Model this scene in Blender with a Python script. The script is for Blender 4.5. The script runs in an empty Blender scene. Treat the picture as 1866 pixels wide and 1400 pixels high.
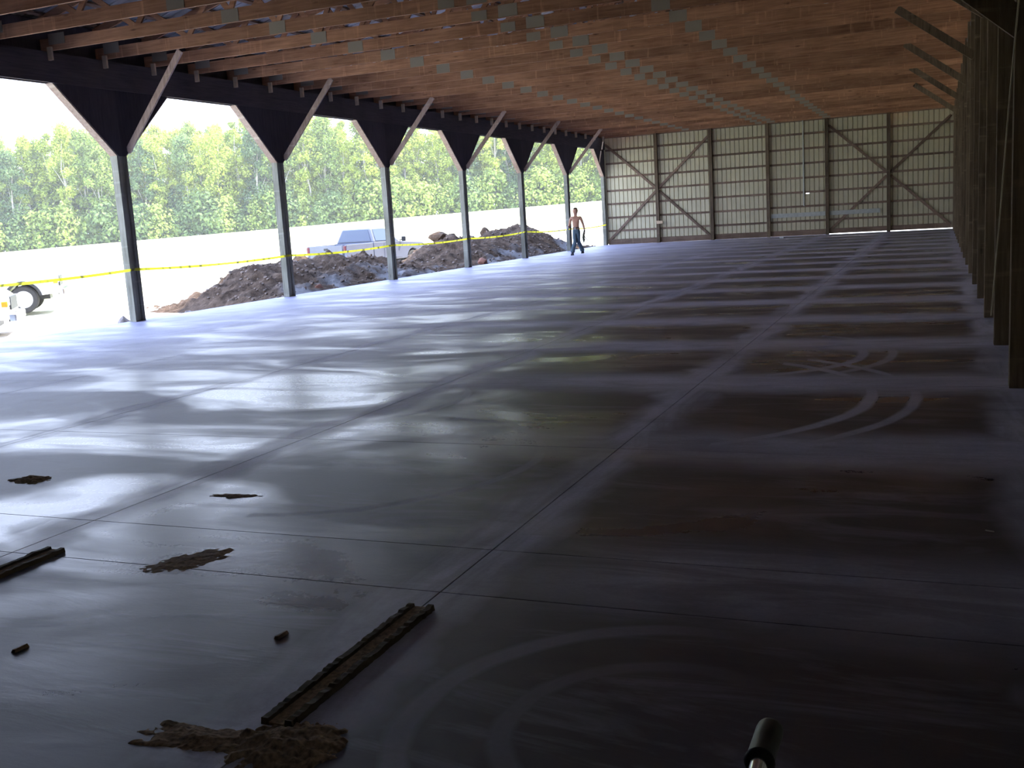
import bpy, bmesh, math, random
from mathutils import Vector, Matrix, noise
random.seed(7)
SC = bpy.context.scene
COL = SC.collection
PI = math.pi

# ------------------------------------------------------------------ camera, sky, sun, exposure
F_PX = 1874.41
cam_d = bpy.data.cameras.new('camera')
cam_d.sensor_width = 36.0
cam_d.lens = F_PX / 1866.0 * 36.0
cam_d.clip_start = 0.05
cam_d.clip_end = 2000
cam = bpy.data.objects.new('camera', cam_d)
COL.objects.link(cam)
CR = Vector((0.92389621, 0.37789454, -0.06009582))
CU = Vector((-0.00579688, 0.17085937, 0.98527837))
CF = Vector((-0.38259925, 0.90994659, -0.16004693))
CP = Vector((14.1195, -15.4328, 1.5365))
cam.matrix_world = Matrix(((CR.x, CU.x, -CF.x, CP.x), (CR.y, CU.y, -CF.y, CP.y), (CR.z, CU.z, -CF.z, CP.z), (0, 0, 0, 1)))
SC.camera = cam

world = bpy.data.worlds.new('sky')
SC.world = world
world.use_nodes = True
wn = world.node_tree
for n in list(wn.nodes):
    wn.nodes.remove(n)
wo = wn.nodes.new('ShaderNodeOutputWorld')
wb = wn.nodes.new('ShaderNodeBackground')
wc = wn.nodes.new('ShaderNodeTexCoord')
ws = wn.nodes.new('ShaderNodeSeparateXYZ')
wr = wn.nodes.new('ShaderNodeValToRGB')
wr.color_ramp.elements[0].position = 0.0
wr.color_ramp.elements[0].color = (0.76, 0.83, 1.0, 1)
wr.color_ramp.elements[1].position = 0.7
wr.color_ramp.elements[1].color = (0.40, 0.56, 1.0, 1)
wn.links.new(wc.outputs['Generated'], ws.inputs[0])
wn.links.new(ws.outputs['Z'], wr.inputs['Fac'])
wn.links.new(wr.outputs['Color'], wb.inputs['Color'])
wb.inputs['Strength'].default_value = 4.2
wn.links.new(wb.outputs[0], wo.inputs['Surface'])

sun_d = bpy.data.lights.new('sun', 'SUN')
sun_d.energy = 11.0
sun_d.angle = math.radians(0.6)
sun_d.color = (1.0, 0.95, 0.84)
sun = bpy.data.objects.new('sun', sun_d)
COL.objects.link(sun)
SUN_DIR = Vector((0.46, 0.42, 0.80)).normalized()      # towards the sun
sun.rotation_euler = SUN_DIR.to_track_quat('Z', 'Y').to_euler()
sun.location = (30, 20, 60)

SC.view_settings.view_transform = 'Standard'
SC.view_settings.look = 'None'
SC.view_settings.gamma = 1.0
SC.view_settings.use_curve_mapping = False
SC.view_settings.exposure = 0.5

# ------------------------------------------------------------------ dimensions
S = 5.065            # open-side post spacing
YB = 6 * S           # back wall
WB = 2.438           # bay of the closed walls
W = 6 * WB           # width
SR = 2.4313
YR0 = -6.6806
H = 4.8              # underside of the trusses
YF = -21.0           # end of the shed behind the camera
ZB, ZA, TW = 4.28, 3.16, 1.42
GR = -0.38           # ground beside the slab
SLOPE = 0.29
HEEL = 5.33
def roof_z(x):
    xx = x if x <= W / 2 else W - x
    return HEEL + SLOPE * xx

# ------------------------------------------------------------------ node helpers
class NT:
    def __init__(s, name):
        s.m = bpy.data.materials.new(name)
        s.m.use_nodes = True
        s.t = s.m.node_tree
        for n in list(s.t.nodes):
            s.t.nodes.remove(n)
        s.out = s.t.nodes.new('ShaderNodeOutputMaterial')
        s.b = s.t.nodes.new('ShaderNodeBsdfPrincipled')
        s.t.links.new(s.b.outputs[0], s.out.inputs['Surface'])
    def new(s, k):
        return s.t.nodes.new(k)
    def put(s, sock, v):
        if hasattr(v, 'default_value') or hasattr(v, 'is_output'):
            s.t.links.new(v, sock)
        elif isinstance(v, (tuple, list)) and len(v) == 3 and sock.type == 'RGBA':
            sock.default_value = (*v, 1)
        else:
            sock.default_value = v
    def math(s, op, a, b=0.0, c=None, clamp=False):
        n = s.new('ShaderNodeMath'); n.operation = op; n.use_clamp = clamp
        s.put(n.inputs[0], a); s.put(n.inputs[1], b)
        if c is not None: s.put(n.inputs[2], c)
        return n.outputs[0]
    def pos(s):
        if not hasattr(s, '_p'):
            g = s.new('ShaderNodeNewGeometry'); s._p = g.outputs['Position']
        return s._p
    def obj(s):
        return s.new('ShaderNodeTexCoord').outputs['Object']
    def scale(s, v, k):
        n = s.new('ShaderNodeVectorMath'); n.operation = 'MULTIPLY'
        s.put(n.inputs[0], v); n.inputs[1].default_value = k
        return n.outputs[0]
    def noise(s, v, scale=1, detail=4, rough=.55, dist=0.0, col=False):
        n = s.new('ShaderNodeTexNoise')
        s.put(n.inputs['Vector'], v); n.inputs['Scale'].default_value = scale
        n.inputs['Detail'].default_value = detail; n.inputs['Roughness'].default_value = rough
        n.inputs['Distortion'].default_value = dist
        return n.outputs['Color' if col else 'Fac']
    def ramp(s, f, stops):
        n = s.new('ShaderNodeValToRGB'); s.put(n.inputs[0], f)
        e = n.color_ramp.elements
        while len(e) < len(stops): e.new(0.5)
        for q, (p, c) in zip(e, stops):
            q.position = p
            q.color = (c, c, c, 1) if not isinstance(c, (tuple, list)) else (*c, 1)
        return n.outputs['Color']
    def rng(s, v, a, b, c=0.0, d=1.0):
        n = s.new('ShaderNodeMapRange'); n.clamp = True
        s.put(n.inputs[0], v)
        for i, q in enumerate((a, b, c, d)): n.inputs[i + 1].default_value = q
        return n.outputs[0]
    def mix(s, f, a, b, op='MIX'):
        n = s.new('ShaderNodeMix'); n.data_type = 'RGBA'; n.blend_type = op
        s.put(n.inputs[0], f); s.put(n.inputs[6], a); s.put(n.inputs[7], b)
        return n.outputs[2]
    def bump(s, h, strength=.3, dist=.02):
        n = s.new('ShaderNodeBump'); n.inputs['Strength'].default_value = strength
        n.inputs['Distance'].default_value = dist
        s.put(n.inputs['Height'], h); s.t.links.new(n.outputs[0], s.b.inputs['Normal'])
    def set(s, **k):
        names = dict(col='Base Color', rough='Roughness', metal='Metallic', spec='Specular IOR Level', trans='Transmission Weight', alpha='Alpha')
        for a, v in k.items(): s.put(s.b.inputs[names[a]], v)
        return s.m
    def sep(s, v):
        n = s.new('ShaderNodeSeparateXYZ'); s.put(n.inputs[0], v); return n.outputs
    def rand(s):
        return s.new('ShaderNodeObjectInfo').outputs['Random']

def plain(name, c, rough=.6, metal=0.0, var=.15, sc=8):
    t = NT(name)
    n = t.noise(t.pos(), sc, 4)
    k = t.rng(n, .3, .7, 1 - var, 1 + var)
    m = t.new('ShaderNodeVectorMath'); m.operation = 'SCALE'
    m.inputs[0].default_value = c; t.put(m.inputs['Scale'], k)
    return t.set(col=m.outputs[0], rough=rough, metal=metal)

def wood(name, c0, c1, axis, rough=.8, knots=True):
    """sawn lumber, grain running along a world axis"""
    t = NT(name)
    k = [9, 9, 9]; k[axis] = .55
    g = t.noise(t.scale(t.pos(), tuple(k)), 3.0, 6, .65, .4)
    big = t.noise(t.scale(t.pos(), (1, 1, 1)), 1.1, 3)
    f = t.math('ADD', t.math('MULTIPLY', g, .7), t.math('MULTIPLY', big, .5))
    col = t.ramp(f, [(.42, c0), (.80, c1)])
    r = t.rng(t.rand(), 0, 1, .72, 1.18)
    hs = t.new('ShaderNodeHueSaturation'); t.put(hs.inputs['Color'], col); t.put(hs.inputs['Value'], r)
    col = hs.outputs[0]
    if knots:
        kk = [5, 5, 5]; kk[axis] = 1.3
        v = t.new('ShaderNodeTexVoronoi'); t.put(v.inputs['Vector'], t.scale(t.pos(), tuple(kk))); v.inputs['Scale'].default_value = 1.3
        kn = t.rng(v.outputs['Distance'], .03, .14, 1, 0)
        col = t.mix(t.math('MULTIPLY', kn, .75), col, tuple(q * .35 for q in c0))
        # weather stains that run across the board
        k2 = [12, 12, 12]; k2[(axis + 2) % 3 if axis != 2 else 0] = 1.2
        st = t.noise(t.scale(t.pos(), (14, 3, 1.5) if axis != 2 else (1.5, 3, 14)), .8, 3)
        col = t.mix(t.rng(st, .60, .75, 0, .35), col, tuple(min(1, q * 1.7) for q in c1))
    t.bump(g, .35, .01)
    return t.set(col=col, rough=rough, spec=.25)

M = {}
M['chord'] = wood('truss_lumber', (.235, .108, .055), (.56, .295, .165), 0)
M['lum_y'] = wood('lumber_along', (.14, .085, .055), (.32, .20, .13), 1)
M['post'] = wood('post_lumber', (.10, .072, .046), (.26, .195, .13), 2)
M['treated'] = wood('treated_lumber', (.17, .165, .125), (.38, .37, .30), 2)
M['brace'] = wood('brace_lumber', (.36, .25, .185), (.70, .54, .43), 2)
M['girt'] = wood('girt_lumber', (.13, .085, .06), (.30, .21, .15), 0)
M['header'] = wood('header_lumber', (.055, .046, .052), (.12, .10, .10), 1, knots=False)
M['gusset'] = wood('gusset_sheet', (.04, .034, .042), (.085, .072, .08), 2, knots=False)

def metal_paint(name, c, rough=.45, metal=.3):
    t = NT(name)
    n = t.noise(t.pos(), 1.7, 5)
    col = t.ramp(n, [(.3, tuple(q * .86 for q in c)), (.7, c)])
    return t.set(col=col, rough=rough, metal=metal)
M['sheet'] = metal_paint('wall_sheet_metal', (.62, .57, .38), .42, .1)
M['roof'] = metal_paint('roof_sheet_metal', (.62, .64, .68), .32, .75)
M['plate'] = metal_paint('galvanised_plate', (.33, .285, .215), .5, .2)
M['tape'] = plain('caution_tape', (.95, .88, .05), .45, 0, .1)
tt = M['tape'].node_tree
tb_ = [n for n in tt.nodes if n.type == 'BSDF_PRINCIPLED'][0]; to_ = [n for n in tt.nodes if n.type == 'OUTPUT_MATERIAL'][0]
tr_ = tt.nodes.new('ShaderNodeBsdfTranslucent'); tr_.inputs[0].default_value = (.95, .88, .05, 1)
tm_ = tt.nodes.new('ShaderNodeMixShader'); tm_.inputs[0].default_value = .6
tt.links.new(tb_.outputs[0], tm_.inputs[1]); tt.links.new(tr_.outputs[0], tm_.inputs[2]); tt.links.new(tm_.outputs[0], to_.inputs[0])
tg_ = tt.nodes.new('ShaderNodeNewGeometry'); tn_ = tt.nodes.new('ShaderNodeMapping'); tn_.inputs['Scale'].default_value = (0, 5, 0)
tx_ = tt.nodes.new('ShaderNodeTexNoise'); tx_.inputs['Scale'].default_value = 1; tx_.inputs['Detail'].default_value = 1
tt.links.new(tg_.outputs['Position'], tn_.inputs[0]); tt.links.new(tn_.outputs[0], tx_.inputs['Vector'])
tc_ = tt.nodes.new('ShaderNodeValToRGB'); tc_.color_ramp.elements[0].position = .52; tc_.color_ramp.elements[0].color = (.92, .84, .05, 1)
tc_.color_ramp.elements[1].position = .66; tc_.color_ramp.elements[1].color = (.22, .20, .03, 1)
tt.links.new(tx_.outputs['Fac'], tc_.inputs[0]); tt.links.new(tc_.outputs[0], tb_.inputs['Base Color']); tt.links.new(tc_.outputs[0], tr_.inputs[0])
M['tapeink'] = plain('tape_print', (.03, .03, .02), .5)

# concrete floor ----------------------------------------------------------------
def floor_mat():
    t = NT('concrete')
    P = t.pos(); x, y, z = t.sep(P)
    n1 = t.noise(P, .55, 4, .6, .6)
    nw = t.noise(P, 1.3, 3)
    fine = t.noise(t.scale(P, (1, 1, 1)), 38, 4, .7)
    swirl = t.noise(t.scale(P, (.35, 1.5, 1)), 2.2, 5, .62, 1.6)
    swirl2 = t.noise(t.scale(P, (1.5, .25, 1)), 2.0, 5, .6, 1.2)
    wob = t.math('MULTIPLY', t.math('SUBTRACT', nw, .5), .55)
    def band(c, off, per, w, k=1.0, wb=1.0):
        a = t.math('ADD', c, t.math('MULTIPLY', wob, wb))
        a = t.math('ADD', a, per / 2 - off + per * 40)
        a = t.math('MODULO', a, per)
        a = t.math('ABSOLUTE', t.math('SUBTRACT', a, per / 2))
        return t.math('MULTIPLY', t.rng(a, w * .35, w, 1, 0), k)
    bandY = band(y, YR0 + .12, SR, .66, 1, .8)
    bandX = band(x, 12.19, 2.438, .30, .9)
    # dusty strokes fade in and out along their run
    bandY = t.math('MULTIPLY', bandY, t.rng(swirl, .30, .60, .65, 1))
    bandY = t.math('MULTIPLY', bandY, t.rng(t.math('ADD', y, x), 1.0, 5.5, .22, 1))
    bandX = t.math('MULTIPLY', bandX, t.rng(swirl2, .30, .60, .35, 1))
    dust = t.math('MAXIMUM', bandY, bandX)
    haze = t.rng(swirl, .52, .76, 0, .40)
    hx = t.math('ABSOLUTE', t.math('SUBTRACT', y, t.math('ADD', -11.35, t.math('MULTIPLY', wob, .6))))
    patch = t.math('MULTIPLY', t.rng(hx, .15, .62, 1, 0), t.math('MULTIPLY', t.rng(x, 12.0, 13.0, 0, 1), t.rng(swirl, .35, .6, .2, .75)))
    haze = t.math('MAXIMUM', haze, patch)
    dust = t.math('MAXIMUM', dust, haze)
    # paler towards the open side: dust, with daylight falloff put into the colour
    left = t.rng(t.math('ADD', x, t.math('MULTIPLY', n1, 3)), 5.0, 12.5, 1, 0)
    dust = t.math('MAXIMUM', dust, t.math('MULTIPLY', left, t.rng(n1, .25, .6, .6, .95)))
    # tyre tracks of the concrete saw
    def ring(cx, cy, r, w, k, amin=None):
        dx = t.math('SUBTRACT', x, cx); dy = t.math('SUBTRACT', y, cy)
        d = t.math('SQRT', t.math('ADD', t.math('MULTIPLY', dx, dx), t.math('MULTIPLY', dy, dy)))
        d = t.math('ADD', d, t.math('MULTIPLY', wob, .12))
        q = t.rng(t.math('ABSOLUTE', t.math('SUBTRACT', d, r)), w * .5, w, k, 0)
        return t.math('MULTIPLY', q, t.math('GREATER_THAN', dx, amin if amin is not None else -99))
    def ringq(cx, cy, r, w, k):
        q = ring(cx, cy, r, w, k)
        return t.math('MULTIPLY', q, t.rng(x, cx + .1, cx - .25, 0, 1)) if False else t.math('MULTIPLY', q, t.rng(x, cx - .2, cx + .35, 1, 0))
    rings = [ring(11.55, -7.2, 2.10, .07, .8, 1.2), ring(11.55, -7.2, 2.42, .06, .7, 1.4), ring(12.0, -4.9, 1.45, .07, .7, .7),
             ring(12.0, -4.9, 1.72, .06, .6, .9), ringq(13.35, -12.68, .77, .06, .30), ringq(13.35, -12.68, .46, .05, .2),
             ring(10.4, -9.6, 1.35, .05, .45, .2), ring(9.2, -7.6, 1.1, .05, .4, 0)]
    for r in rings: dust = t.math('MAXIMUM', dust, r)
    dust = t.math('MULTIPLY', dust, t.rng(fine, .25, .7, .75, 1.05), clamp=True)
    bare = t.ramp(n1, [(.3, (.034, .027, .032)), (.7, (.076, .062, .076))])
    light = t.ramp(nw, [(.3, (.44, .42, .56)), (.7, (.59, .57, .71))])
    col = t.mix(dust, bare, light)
    # brown mud film here and there
    mud = t.noise(t.scale(P, (1, .6, 1)), .9, 5, .7)
    col = t.mix(t.rng(mud, .50, .85, 0, .45), col, (.10, .08, .075))
    # dark wet scuffs
    sc = t.noise(t.scale(P, (.5, 2.2, 1)), 3.2, 3, .5, .8)
    col = t.mix(t.rng(sc, .58, .76, 0, .35), col, (.10, .09, .10))
    # damp, glossy patches
    wet = t.noise(t.scale(P, (.5, 1.1, 1)), .85, 4, .55, .9)
    r0 = t.rng(wet, .44, .64, .40, .17)
    rough = t.math('ADD', r0, t.math('MULTIPLY', dust, .20))
    rough = t.math('ADD', rough, t.math('MULTIPLY', fine, .08), clamp=True)
    hgt = t.math('ADD', t.math('MULTIPLY', swirl, .5), t.math('MULTIPLY', fine, .12))
    t.bump(hgt, .16, .02)
    return t.set(col=col, rough=rough, spec=.5)
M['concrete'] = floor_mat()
M['kerf'] = plain('kerf_concrete', (.07, .065, .06), .9)  # dark concrete of the slab base, seen in the joints

def dirt_mat():
    t = NT('dug_earth')
    P = t.pos()
    n = t.noise(P, 3.0, 8, .7); b = t.noise(P, .6, 3); f = t.noise(P, 22, 4, .7)
    col = t.ramp(n, [(.35, (.055, .035, .022)), (.68, (.23, .155, .105))])
    x, y, z = t.sep(P)
    # grey cement dust swept onto the foot next to the slab
    k = t.math('MULTIPLY', t.rng(x, -1.5, -.5, 0, 1), t.rng(b, .47, .58, 0, .7))
    col = t.mix(k, col, (.46, .45, .45))
    t.bump(t.math('ADD', n, t.math('MULTIPLY', f, .4)), .9, .12)
    return t.set(col=col, rough=.95, spec=.1)
M['dirt'] = dirt_mat()
M['rock'] = plain('rock', (.34, .29, .26), .9, 0, .3, 9)
M['clod'] = plain('earth_clod', (.24, .18, .14), .95, 0, .5, 6)
M['clay'] = plain('red_clay', (.25, .11, .07), .9, 0, .3, 9)
M['sawdust'] = plain('sawdust_mud', (.27, .19, .125), .95, 0, .55, 60)

def field_mat():
    t = NT('mown_field')
    P = t.pos(); x, y, z = t.sep(P)
    g = t.noise(t.scale(P, (1, 1, 1)), .16, 6, .6); f = t.noise(P, 5, 4, .7)
    grass = t.ramp(f, [(.3, (.42, .47, .13)), (.7, (.62, .64, .24))])
    hay = t.ramp(f, [(.3, (.70, .68, .42)), (.7, (.82, .80, .56))])
    far = t.rng(x, -30, -9, 1, 0)
    c = t.mix(t.rng(g, .42, .60, 0, .75), hay, grass)
    sand = t.ramp(f, [(.3, (.62, .56, .47)), (.7, (.80, .75, .66))])
    near = t.math('ADD', x, t.math('MULTIPLY', t.math('SUBTRACT', g, .5), 22))
    c = t.mix(t.rng(near, -13, -7, 0, 1), c, sand)
    t.bump(f, .4, .05)
    return t.set(col=c, rough=.95, spec=.05)
M['field'] = field_mat()

def leaf_mat(name, a, b):
    t = NT(name)
    r = t.rand(); n = t.noise(t.pos(), .35, 3)
    f = t.math('ADD', t.math('MULTIPLY', r, .5), t.math('MULTIPLY', n, .6))
    col = t.ramp(f, [(.25, a), (.75, b)])
    t.set(col=col, rough=.6, spec=.2)
    tr = t.new('ShaderNodeBsdfTranslucent'); t.put(tr.inputs['Color'], col)
    mx = t.new('ShaderNodeMixShader'); mx.inputs[0].default_value = .42
    t.t.links.new(t.b.outputs[0], mx.inputs[1]); t.t.links.new(tr.outputs[0], mx.inputs[2])
    t.t.links.new(mx.outputs[0], t.out.inputs['Surface'])
    return t.m
M['leaf1'] = leaf_mat('leaves_light', (.30, .38, .06), (.52, .58, .11))
M['leaf2'] = leaf_mat('leaves_mid', (.21, .30, .07), (.40, .48, .12))
M['leaf3'] = leaf_mat('leaves_dark', (.12, .19, .07), (.24, .33, .11))
M['bark'] = plain('bark', (.42, .38, .32), .9, 0, .4, 2)

M['carpaint'] = metal_paint('silver_truck_paint', (.14, .15, .19), .35, .1)
M['white'] = metal_paint('white_car_paint', (.82, .82, .80), .25, 0)
M['tyre'] = plain('tyre_rubber', (.035, .032, .03), .8)
M['rim'] = metal_paint('wheel_rim', (.65, .65, .65), .3, .7)
M['glass'] = NT('tinted_glass').set(col=(.05, .07, .11), rough=.06, spec=.8)
M['black'] = plain('black_plastic', (.02, .02, .022), .5)
M['redlamp'] = plain('red_lamp', (.13, .03, .04), .35)
M['amber'] = plain('amber_lamp', (.85, .35, .03), .25)
M['clear'] = plain('headlamp', (.75, .76, .78), .15)
M['chrome'] = NT('chrome').set(col=(.85, .85, .86), rough=.14, metal=1.0)
M['grip'] = plain('grip_rubber', (.012, .012, .013), .42, 0, .1, 60)
M['skin'] = plain('skin', (.50, .26, .16), .55, 0, .06, 6)
M['hair'] = plain('hair', (.10, .06, .035), .8, 0, .3, 40)
M['jeans'] = plain('denim', (.10, .15, .18), .9, 0, .2, 25)
M['shoe'] = plain('dark_boot', (.03, .028, .035), .7)
M['belt'] = plain('belt_leather', (.04, .03, .025), .6)
M['ragw'] = plain('white_cloth', (.75, .75, .72), .9)
M['ragd'] = plain('dark_strap', (.045, .045, .03), .9)
M['rope'] = plain('rope', (.42, .36, .25), .9)
M['eye'] = plain('eye_dark', (.03, .02, .02), .3)
M['lip'] = plain('lip', (.42, .17, .13), .5, 0, .05)
M['pvc'] = plain('grey_conduit', (.45, .47, .42), .5)
M['straw'] = plain('light_board', (.66, .50, .32), .8)

# ------------------------------------------------------------------ mesh helpers
class MB:
    def __init__(s): s.v = []; s.f = []
    def add(s, vs, fs):
        o = len(s.v); s.v += [tuple(q) for q in vs]; s.f += [tuple(i + o for i in f) for f in fs]; return s
    def box(s, a, b):
        (x0, y0, z0), (x1, y1, z1) = a, b
        return s.add([(x0, y0, z0), (x1, y0, z0), (x1, y1, z0), (x0, y1, z0), (x0, y0, z1), (x1, y0, z1), (x1, y1, z1), (x0, y1, z1)],
                     [(0, 3, 2, 1), (4, 5, 6, 7), (0, 1, 5, 4), (1, 2, 6, 5), (2, 3, 7, 6), (3, 0, 4, 7)])
    def bar(s, p, q, w, h, side):
        """board from p to q; w measured along side, h across"""
        p, q, side = Vector(p), Vector(q), Vector(side)
        d = (q - p).normalized(); u = (side - d * side.dot(d)).normalized(); v = d.cross(u)
        vs = [e + u * (a * w / 2) + v * (b * h / 2) for e in (p, q) for a, b in ((-1, -1), (1, -1), (1, 1), (-1, 1))]
        return s.add(vs, [(0, 3, 2, 1), (4, 5, 6, 7), (0, 1, 5, 4), (1, 2, 6, 5), (2, 3, 7, 6), (3, 0, 4, 7)])
    def prism(s, poly, a, b, plane='xz'):
        """extrude a closed polygon given in a plane from a to b along the third axis"""
        def P(u, w, t):
            return {'xz': (u, t, w), 'yz': (t, u, w), 'xy': (u, w, t)}[plane]
        n = len(poly)
        vs = [P(u, w, a) for u, w in poly] + [P(u, w, b) for u, w in poly]
        fs = [tuple(range(n)), tuple(range(2 * n - 1, n - 1, -1))] + [(i, i + n, (i + 1) % n + n, (i + 1) % n) for i in range(n)]
        return s.add(vs, fs)
    def tube(s, pts, r, n=8, cap=True):
        pts = [Vector(p) for p in pts]
        rs = r if isinstance(r, (list, tuple)) else [r] * len(pts)
        vs, fs = [], []
        up = Vector((0, 0, 1))
        for i, p in enumerate(pts):
            d = (pts[min(i + 1, len(pts) - 1)] - pts[max(i - 1, 0)]).normalized()
            a = d.cross(up if abs(d.z) < .95 else Vector((1, 0, 0))).normalized(); b = d.cross(a)
            for k in range(n):
                an = 2 * PI * k / n
                vs.append(p + (a * math.cos(an) + b * math.sin(an)) * rs[i])
        for i in range(len(pts) - 1):
            for k in range(n):
                fs.append((i * n + k, i * n + (k + 1) % n, (i + 1) * n + (k + 1) % n, (i + 1) * n + k))
        if cap:
            fs.append(tuple(range(n))[::-1]); fs.append(tuple((len(pts) - 1) * n + k for k in range(n)))
        return s.add(vs, fs)
    def mesh(s, name, mat, smooth=False, bevel=0):
        me = bpy.data.meshes.new(name)
        me.from_pydata(s.v, [], s.f)
        bm = bmesh.new(); bm.from_mesh(me)
        if bevel:
            bmesh.ops.bevel(bm, geom=list(bm.edges), offset=bevel, segments=1, affect='EDGES')
        bmesh.ops.recalc_face_normals(bm, faces=bm.faces)
        bm.to_mesh(me); bm.free()
        me.materials.append(mat)
        if smooth:
            for q in me.polygons: q.use_smooth = True
        return me
    def build(s, name, mat, parent=None, smooth=False, bevel=0, loc=None):
        return link(name, s.mesh(name, mat, smooth, bevel), parent, loc)

def link(name, me, parent=None, loc=None, rot=None):
    o = bpy.data.objects.new(name, me); COL.objects.link(o)
    if parent: o.parent = parent
    if loc: o.location = loc
    if rot: o.rotation_euler = rot
    return o
def tag(o, label=None, cat=None, group=None, kind=None):
    for k, v in (('label', label), ('category', cat), ('group', group), ('kind', kind)):
        if v: o[k] = v
    return o
def empty(name, loc=(0, 0, 0), rz=0, **k):
    o = bpy.data.objects.new(name, None); COL.objects.link(o)
    o.empty_display_size = .3
    o.location = loc; o.rotation_euler = (0, 0, rz)
    return tag(o, **k)
def kids(o): return [c for c in COL.objects if c.parent == o]
def copy_tree(o, parent=None, tree=None):
    c = o.copy(); COL.objects.link(c); c.parent = parent
    for ch in (tree if tree is not None else list(o.children)): copy_tree(ch, c)
    return c

# ------------------------------------------------------------------ ground
def ground_z(x, y):
    # the field climbs towards the wood; s runs along the edge of the wood
    nx, ny = -0.555, 0.832
    d = (x - 14) * nx + (y + 15) * ny
    s = (x - 14) * 0.832 + (y + 15) * 0.555
    zt = 1.95 + s * 0.026
    k = min(1.0, max(0.0, (d - 34) / 100.0)); k = k * k * (3 - 2 * k)
    z = GR + (zt - GR) * k
    return z
def make_ground():
    m = MB()
    xs = [-260 + i * 8 for i in range(30)] + [-20 + i * 1.5 for i in range(14)] + [1.0]
    xs = sorted(set(xs)); ys = [-60 + i * 6 for i in range(52)]
    def g(x, y):
        z = ground_z(x, y)
        if x < -4: z += .05 * noise.noise(Vector((x * .3, y * .3, 0)))
        return z
    for x in xs:
        for y in ys: m.v.append((x, y, g(x, y)))
    n = len(ys)
    for i in range(len(xs) - 1):
        for j in range(n - 1):
            m.f.append((i * n + j, (i + 1) * n + j, (i + 1) * n + j + 1, i * n + j + 1))
    o = m.build('ground', M['field'], smooth=True)
    tag(o, 'sunlit mown field and bare sandy yard outside the open side of the shed', kind='structure')
    m = MB()
    m.box((1.0, YB + .4, GR - .3), (120, 250, GR)).box((W + .4, -60, GR - .3), (120, YB + .4, GR)).box((1, -60, GR - .3), (W + .4, YF - .3, GR))
    tag(m.build('ground', M['field']), 'level grass behind the far metal wall of the shed', kind='structure')
make_ground()

# ------------------------------------------------------------------ floor
def make_floor():
    base = MB().box((-.22, YF, -.6), (W + .25, YB + .22, -.035)).build('floor', M['kerf'])
    tag(base, 'wide concrete slab floor streaked with pale saw dust and wet patches', kind='structure')
    ys = [YR0 + k * SR for k in range(-5, 15)]
    ys = [y for y in ys if abs(y + 11.54) > .3] + [-11.2, -11.76]
    ys = sorted(ys)
    ys = [YF] + [y for y in ys if y > YF + .3] + [YB + .22]
    if ys[-1] - ys[-2] < .8: ys.pop(-2)
    xs = [-.22] + [WB * k for k in range(1, 6)] + [W + .25]
    cache = {}
    g = .0028
    for i in range(len(xs) - 1):
        for j in range(len(ys) - 1):
            w, l = xs[i + 1] - xs[i] - 2 * g, ys[j + 1] - ys[j] - 2 * g
            k = (round(w, 3), round(l, 3))
            if k not in cache:
                cache[k] = MB().box((0, 0, -.06), (w, l, 0)).mesh('slab', M['concrete'], bevel=.001)
            link('slab', cache[k], base, (xs[i] + g, ys[j] + g, 0))
    return base
floor = make_floor()

# ------------------------------------------------------------------ ribbed metal sheet
def rib_profile(width, ribs, rh=.022):
    p = width / ribs; pts = []
    for k in range(ribs):
        x = k * p
        pts += [(x, 0), (x + p * .74, 0), (x + p * .79, rh), (x + p * .90, rh), (x + p * .95, 0)]
    pts.append((width, 0))
    return pts
def sheet_mesh(name, width, ribs, length, mat, rh=.022, splits=1, hole=None):
    """ribs run along +Z; profile in X; relief towards +Y"""
    pts = rib_profile(width, ribs, rh)
    m = MB(); n = len(pts)
    zs = [length * k / splits for k in range(splits + 1)]
    for z in zs:
        for x, y in pts: m.v.append((x, y, z))
    for k in range(len(zs) - 1):
        for i in range(n - 1):
            if hole and (k, i) in hole: continue
            m.f.append((k * n + i, k * n + i + 1, (k + 1) * n + i + 1, (k + 1) * n + i))
    # a second skin 2 mm behind gives the sheet its thickness
    me = bpy.data.meshes.new(name); me.from_pydata(m.v, [], m.f)
    me.materials.append(mat)
    return me
def solid(o, t=.002):
    s = o.modifiers.new('thickness', 'SOLIDIFY'); s.thickness = t; s.offset = 1
    return o

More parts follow.
